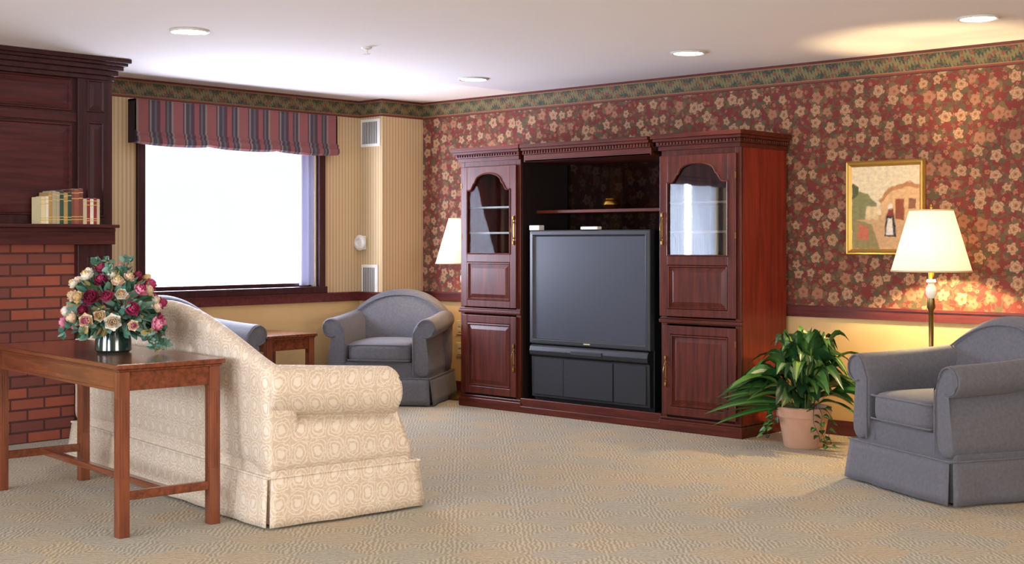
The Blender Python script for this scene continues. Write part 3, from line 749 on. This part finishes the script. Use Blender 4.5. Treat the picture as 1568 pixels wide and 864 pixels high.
    for i in range(N+1):
        s = -1+2*i/N; x = bw*s
        zt = zback(s)
        yo = -barrel*s*s
        pts = [(yb-0.01, sk), (yb+0.0, sk+0.2*(zt-sk)), (yb+0.008, sk+0.6*(zt-sk)), (yb+0.02, zt-0.09), (yb+0.02, zt-0.04), (yb+0.005, zt-0.008), (yb-0.035, zt), (yb-0.085, zt-0.012), (yb-0.115, zt-0.05), (yb-0.125, zt-0.11), (yb-back_th*0.85, sk+0.5*(zt-sk)), (yb-back_th, sk+0.2*(zt-sk)), (yb-back_th, sk)]
        if tight:
            pts[10] = (yb-back_th*0.92-0.03*(1-s*s), sk+0.58*(zt-sk)); pts[11] = (yb-back_th, sk+0.3*(zt-sk))
        rings.append([(x, a+yo, b) for a, b in pts])
    def endcap(ring, dx):
        cy = sum(p[1] for p in ring)/len(ring); cz = sum(p[2] for p in ring)/len(ring)
        return [(p[0]+dx, cy+(p[1]-cy)*0.7, cz+(p[2]-cz)*0.93) for p in ring]
    ec_ = 0.03 if arm_end > 0.03 else 0.008
    rings = [endcap(rings[0], -ec_)]+rings+[endcap(rings[-1], ec_)]
    MB().loft(rings).build('back', mat, r, smooth=True, sub=1, angle=180)
    # piping along the top edge of the back
    mb = MB(); mb.tube([(bw*(-1+2*i/40)*0.97, yb-0.118-barrel*(-1+2*i/40)**2, zback((-1+2*i/40)*0.97)-0.05) for i in range(41)], 0.005, 6)
    mb.build('back_piping', mat, r, smooth=True)
    iw = W-2*arm_w; cw = iw/ncush
    m = MB()
    for i in range(ncush):
        cxx = -iw/2+cw*(i+0.5)
        m.pillow((cxx, (yf+0.0+yb-back_th)/2+0.0, seat_z-0.085), (cw-0.006, D-back_th+0.01, 0.17), 6.0, 10, 0, 0.18)
    m.build('seat_cushion', mat, r, smooth=True, weld=True, angle=180)
    m = MB()
    for i in range(ncush):
        cxx = -iw/2+cw*(i+0.5); w_ = cw/2-0.012; y_ = yf-0.002
        for zz in (seat_z-0.022, seat_z-0.145):
            m.tube([(cxx-w_, y_+0.05, zz), (cxx-w_+0.012, y_+0.012, zz), (cxx-w_+0.04, y_+0.004, zz), (cxx+w_-0.04, y_+0.004, zz), (cxx+w_-0.012, y_+0.012, zz), (cxx+w_, y_+0.05, zz)], 0.005, 6)
    m.build('seat_piping', mat, r, smooth=True)
    if not tight:
        m = MB()
        for i in range(ncush):
            cxx = -iw/2+cw*(i+0.5)
            s = cxx/bw; zt = zback(s)-cush_drop
            m.pillow((cxx, yb-back_th-barrel*s*s-0.0, (seat_z+zt)/2-0.04), (cw-0.01, 0.13, zt-seat_z-0.02), 3.6, 10)
        m.build('back_cushion', mat, r, smooth=True, weld=True, angle=180)
    mb = MB()
    for a in (-1, 1):
        for b in (-1, 1): mb.box(a*(hw-0.08)-0.025, a*(hw-0.08)+0.025, b*(D/2-0.08)-0.025, b*(D/2-0.08)+0.025, 0, 0.08)
    mb.build('feet', W_dark, r)
    return r

def armchair(x, y, rot):
    return upholstered('armchair', (x, y, 0), rot, M_grey, 0.84, 0.80, 0.145, 0.705, 0.080, 0.50, 0.90, 0.71, 1, 0.22, barrel=0.09, back_th=0.20, back_w=0.42, arm_rise=0.03, arm_front_drop=0.015, over=0.5, waist=0.035, tight=True)
armchair(5.50, -1.24, -math.asin(0.459))
armchair(0.41, -0.73, radians(32))
armchair(0.17, -2.56, radians(90))
ca, sa = cos(radians(-8)), sin(radians(-8))
SL, SD = 2.40, 0.81
sx = 3.66-(SL/2)*ca-(SD/2)*sa; sy = -4.36-(SL/2)*sa+(SD/2)*ca
upholstered('camelback_sofa', (sx, sy, 0), radians(180-8), M_damask, SL, SD, 0.20, 0.74, 0.118, 0.50, 1.0, 0.735, 3, 0.23, barrel=0.0, back_th=0.20, back_w=SL/2-0.015, power=1.25, arm_rise=0.0, arm_front_drop=0.045, arm_set=0.105, over=0.72, cush_drop=0.13, arm_end=0.01)

# ------------------------------------------------------------------ tables
def console(name, loc, rot, Lx, Ly, h):
    r = root(name, loc, rot); a, b = Lx/2, Ly/2; ov = 0.045; lw = 0.026
    MB().box(-a-ov, a+ov, -b-ov, b+ov, h-0.022, h).box(-a-ov+0.012, a+ov-0.012, -b-ov+0.012, b+ov-0.012, h-0.034, h-0.022).build('top', W_table, r, 0.006)
    MB().box(-a, a, -b-0.012, -b+0.012, h-0.12, h-0.034).box(-a, a, b-0.012, b+0.012, h-0.12, h-0.034).box(-a-0.012, -a+0.012, -b, b, h-0.12, h-0.034).box(a-0.012, a+0.012, -b, b, h-0.12, h-0.034).box(-a, a, -b-0.016, -b+0.01, h-0.126, h-0.112).build('apron', W_table, r, 0.003)
    m = MB()
    for sx_ in (-1, 1):
        for sy_ in (-1, 1):
            x, y = sx_*a, sy_*b
            m.box(x-lw, x+lw, y-lw, y+lw, 0, h-0.034)
            for o in (-0.012, 0.0, 0.012):
                m.box(x+o-0.003, x+o+0.003, y-lw-0.003, y+lw+0.003, 0.26, h-0.15)
                m.box(x-lw-0.003, x+lw+0.003, y+o-0.003, y+o+0.003, 0.26, h-0.15)
    m.build('legs', W_tleg, r, 0.003)
    MB().box(-a-0.015, -a+0.015, -b, b, 0.16, 0.20).box(a-0.015, a+0.015, -b, b, 0.16, 0.20).box(-a, a, -0.02, 0.02, 0.165, 0.195).build('stretchers', W_table, r, 0.004)
    return r
console('console_table', (2.61, -4.60, 0), radians(-6), 1.46, 0.44, 0.762)
console('side_table', (0.06, -1.70, 0), 0, 0.50, 0.40, 0.58)

# ------------------------------------------------------------------ plants
def leaf(mb, base, az, L, wd, rise, droop, mi_edge, mi_mid, twist=0.0, n=10, st=0.30, pk=0.8):
    base = Vector(base); d = Vector((cos(az), sin(az), 0)); side0 = Vector((-sin(az), cos(az), 0))
    rows = []
    for i in range(n+1):
        t = i/n
        p = base+d*(L*(0.45*t+0.55*t*t))+Vector((0, 0, rise*sin(min(1.15, t*1.15)*pi*0.55)-droop*t*t*t))
        ww = 0.003 if t < st else 0.003+wd*sin(pi*((t-st)/(1-st))**pk)**0.8
        if i == n: ww = 0.0008
        side = side0*cos(twist)+Vector((0, 0, 1))*sin(twist)
        up = Vector((0, 0, 0.3*ww))
        rows.append([p-side*ww+up, p-side*ww*0.35+up*0.2, p-up*0.2, p+side*ww*0.35+up*0.2, p+side*ww+up])
    vs = [q for r_ in rows for q in r_]
    o = len(mb.v); mb.v += [tuple(q) for q in vs]
    for i in range(n):
        for j in range(4):
            mb.f.append([o+i*5+j, o+(i+1)*5+j, o+(i+1)*5+j+1, o+i*5+j+1]); mb.mi.append(mi_mid if j in (1, 2) else mi_edge)
G = [plain('leaf_green_%d' % i, c, 0.35, 0.5, var=0.2) for i, c in enumerate([C(48, 90, 40), C(76, 122, 52), C(32, 66, 34), C(182, 192, 136), C(122, 152, 80)])]
pp = root('potted_peace_lily', (4.17, -0.60, 0))
terra = plain('terracotta', C(204, 162, 136), 0.8, 0.2)
MB().lathe([(0, 0), (0.115, 0), (0.122, 0.01), (0.155, 0.195), (0.170, 0.197), (0.174, 0.255), (0.162, 0.26), (0.152, 0.255), (0.147, 0.21), (0.0, 0.21)], n=40, caps=False).build('pot', terra, pp, smooth=True, angle=35)
MB().lathe([(0, 0.222), (0.145, 0.216)], n=20, caps=False).build('soil', plain('soil', C(50, 36, 26), 0.95), pp)
mb = MB()
for i in range(120):
    az = (i*2.39996)+random.uniform(-.3, .3); ring = random.random()
    k = random.random()
    if k < 0.33: L = random.uniform(0.08, 0.22); rise = random.uniform(0.34, 0.52); dr = random.uniform(0.0, 0.08)
    elif k < 0.70: L = random.uniform(0.22, 0.42); rise = random.uniform(0.22, 0.42); dr = random.uniform(0.05, 0.16)
    else: L = random.uniform(0.34, 0.52); rise = random.uniform(0.12, 0.28); dr = random.uniform(0.04, 0.14)
    if sin(az) > 0.2: L = min(L, 0.36)
    e, m_ = random.choice([(0, 0), (0, 1), (1, 1), (2, 0), (2, 2), (0, 3), (0, 4), (1, 3), (0, 2), (2, 1)])
    leaf(mb, (0.08*cos(az)*ring, 0.08*sin(az)*ring, 0.22), az+random.uniform(-.3, .3), L, random.uniform(0.036, 0.058), rise, dr, e, m_, random.uniform(-0.9, 0.9), st=0.38)
for i in range(9):
    az = radians(192+i*6); leaf(mb, (-0.03, 0, 0.22), az, 0.50+0.05*(i % 3), 0.026, 0.04+0.05*(i % 4), 0.04+0.03*(i % 3), 0, 1, random.uniform(-.8, .8), pk=0.6)
for i in range(7):
    az = random.uniform(pi*0.95, pi*2.05)
    LL = random.uniform(0.08, 0.2)
    if i < 3: az = radians([188, 350, 335][i]); LL = 0.22
    d = Vector((cos(az), sin(az), 0)); p = Vector((0.172*cos(az), 0.172*sin(az), 0.262)); pts = [Vector((0.12*cos(az), 0.12*sin(az), 0.24)), p]
    for k in range(1, 6): pts.append(p+d*0.06*sqrt(k/5)+Vector((0.02*sin(k+i), 0, -LL*k/5)))
    mb.tube(pts, 0.002, 4, 2)
    for q in pts[1:]:
        leaf(mb, q, az+random.uniform(-1.5, 1.5), 0.05, 0.016, 0.0, 0.02, random.choice([0, 1, 2]), random.choice([0, 1, 4]), random.uniform(-1, 1), 5)
mb.v = [(a, min(b, 0.56), max(c, 0.004)) for a, b, c in mb.v]
mb.build('foliage', G, pp, smooth=True, angle=180)

fl = root('flower_arrangement', (2.73, -4.60, 0.763))
MB().lathe([(0, 0.002), (0.075, 0.0), (0.088, 0.012), (0.085, 0.06), (0.078, 0.10), (0.072, 0.10), (0.078, 0.06), (0.078, 0.02), (0, 0.012)], n=32, caps=False).build('vase', plain('dark_green_glass', C(30, 50, 46), 0.12, 0.6, 0, 0.3), fl, smooth=True)
FM = [plain('petal_%d' % i, c, 0.6, 0.3, var=0.15, nscale=30) for i, c in enumerate([C(176, 60, 104), C(222, 140, 164), C(240, 214, 186), C(226, 198, 146), C(132, 40, 70), C(246, 236, 222)])]
FM += [plain('fleaf_%d' % i, c, 0.6, 0.3, var=0.2) for i, c in enumerate([C(78, 122, 104), C(126, 160, 144), C(66, 100, 66), C(168, 146, 92)])]
mb = MB()
def petal(c, nrm, out, sz, cup, mi):
    nrm = nrm.normalized(); out = out.normalized(); s = nrm.cross(out).normalized()
    def fn(u, v):
        a = (u-0.5)*1.6; rr_ = v*sz; wv = sin(pi*(0.15+0.75*v))
        p = c+out*(rr_*0.75)*cos(a*0.7)+s*sin(a)*sz*0.62*wv+nrm*(cup*sz*(v**1.6)+0.12*sz*a*a*v)-out*(0.3*sz*cup*v*v*v)
        return tuple(p)
    mb.grid(fn, 4, 4, mi)
def rose(c, nrm, R, mi, mi2):
    nrm = nrm.normalized(); t0 = nrm.orthogonal().normalized(); b0 = nrm.cross(t0)
    for k, (cnt, sz, cup) in enumerate([(6, R, 0.3), (5, R*0.8, 0.7), (4, R*0.58, 1.1), (3, R*0.38, 1.6)]):
        for j in range(cnt):
            a = 2*pi*j/cnt+k*0.6; petal(c+nrm*0.004*k, nrm, t0*cos(a)+b0*sin(a), sz, cup, mi if k < 2 else mi2)
cen = Vector((0, 0, 0.20)); roses = []
tries = 0
while len(roses) < 52 and tries < 6000:
    tries += 1
    th = random.uniform(0, 2*pi); ph = random.uniform(-0.45, 1.3)
    d = Vector((cos(th)*cos(ph), sin(th)*cos(ph), sin(ph)))
    k = random.uniform(0.85, 1.12)
    p = cen+Vector((d.x*0.225*k, d.y*0.20*k, d.z*0.18*k))
    if all((p-q).length > 0.062 for q, _ in roses): roses.append((p, d))
for p, d in roses:
    c1, c2 = random.choice([(0, 4), (0, 0), (1, 0), (1, 1), (2, 2), (2, 3), (3, 3), (5, 2), (5, 3), (4, 4), (2, 1), (0, 1), (4, 0)])
    rose(p, d+Vector((random.uniform(-.3, .3), random.uniform(-.3, .3), random.uniform(-.1, .4))), random.uniform(0.044, 0.068), c1, c2)
def fleaf(p, d, L, wd, mi):
    d = d.normalized(); s = d.orthogonal().normalized(); s = Matrix.Rotation(random.uniform(0, 6.28), 3, d) @ s; up = d.cross(s)
    rows = []
    for i in range(6):
        t = i/5; w_ = wd*sin(pi*min(0.98, 0.08+t*0.9)); q = p+d*L*t+up*(0.18*L*t*t)
        rows.append([q-s*w_+up*w_*0.3, q, q+s*w_+up*w_*0.3])
    o = len(mb.v); mb.v += [tuple(q) for r_ in rows for q in r_]
    for i in range(5):
        for j in range(2): mb.f.append([o+i*3+j, o+i*3+j+1, o+(i+1)*3+j+1, o+(i+1)*3+j]); mb.mi.append(mi)
for i in range(380):
    th = random.uniform(0, 2*pi); ph = random.uniform(-0.75, 1.5)
    d = Vector((cos(th)*cos(ph), sin(th)*cos(ph), sin(ph)))
    p = cen+Vector((d.x*0.16, d.y*0.14, d.z*0.14))
    fleaf(p, d+Vector((random.uniform(-.5, .5), random.uniform(-.5, .5), random.uniform(-.4, .3))), random.uniform(0.05, 0.09), random.uniform(0.014, 0.024), random.choice([6, 6, 7, 7, 8, 9]))
for i in range(20):
    th = random.uniform(0, 2*pi); d = Vector((cos(th)*0.35, sin(th)*0.35, 1.0)).normalized() if i < 6 else Vector((cos(th), sin(th), 0.1)).normalized()
    if i > 12: d = Vector((0.73+random.uniform(-.2, .2), 0.4+random.uniform(-.3, .3), -0.15)).normalized()
    L = random.uniform(0.24, 0.29) if i < 6 else 0.25
    pts = [cen+d*L*k/6+Vector((0, 0, -0.12*(k/6)**2 if i >= 6 else 0)) for k in range(7)]
    mb.tube(pts, 0.002, 4, 8)
    for q in pts[2:]:
        for _ in range(7): fleaf(q, Vector((random.uniform(-1, 1), random.uniform(-1, 1), random.uniform(-.4, 1))), 0.038, 0.014, random.choice([7, 7, 6, 9] if i % 2 else [7, 6]))
for i in range(14):
    a = random.uniform(0, 2*pi); mb.tube([(0.03*cos(a), 0.03*sin(a), 0.02), (0.05*cos(a+.5), 0.05*sin(a+.5), 0.16)], 0.003, 5, 8)
mb.v = [(a, b, max(c, 0.004)) for a, b, c in mb.v]
mb.build('blooms', FM, fl, smooth=True, angle=180)

# ------------------------------------------------------------------ lights
def area(name, loc, rot, sx_, sy_, power, color):
    ld = bpy.data.lights.new(name, 'AREA'); ld.shape = 'RECTANGLE'; ld.size = sx_; ld.size_y = sy_; ld.energy = power; ld.color = color
    lo = bpy.data.objects.new(name, ld); scene.collection.objects.link(lo); lo.location = loc; lo.rotation_euler = rot
day = (0.80, 0.87, 1.0)
area('daylight_window_1', (-0.60, -1.77, 1.48), (0, -pi/2-0.35, 0), 1.25, 1.75, 250, (0.78, 0.80, 1.0))
area('daylight_window_2', (-0.58, -8.05, 1.50), (0, -pi/2-0.22, 0), 1.25, 1.75, 170, day)
area('daylight_window_3', (3.1, -10.75, 1.50), (pi/2+0.30, 0, 0), 2.2, 1.25, 230, day)
area('daylight_window_4', (6.7, -10.75, 1.50), (pi/2+0.30, 0, 0), 2.2, 1.25, 200, day)
area('daylight_window_5', (10.75, -5.7, 1.50), (0, pi/2+0.30, 0), 1.25, 2.6, 190, (1.0, 0.95, 0.88))
area('ceiling_fill', (7.2, -6.8, 2.5), (0, 0, 0), 2.4, 2.4, 60, (1.0, 0.88, 0.74))  # added fill light out of view, not a lamp of the room
w = bpy.data.worlds.new('sky'); scene.world = w; w.use_nodes = True
bg = w.node_tree.nodes['Background']; bg.inputs[0].default_value = (0.93, 0.95, 1.0, 1); bg.inputs[1].default_value = 1.3

# ------------------------------------------------------------------ camera
cd = bpy.data.cameras.new('camera'); co = bpy.data.objects.new('camera', cd); scene.collection.objects.link(co)
co.location = (8.5, -7.93, 1.3); co.rotation_euler = (pi/2, 0, radians(43.1))
cd.sensor_width = 36; cd.lens = 36*2008/1568; cd.shift_y = -62/1568; cd.clip_start = 0.05
scene.camera = co
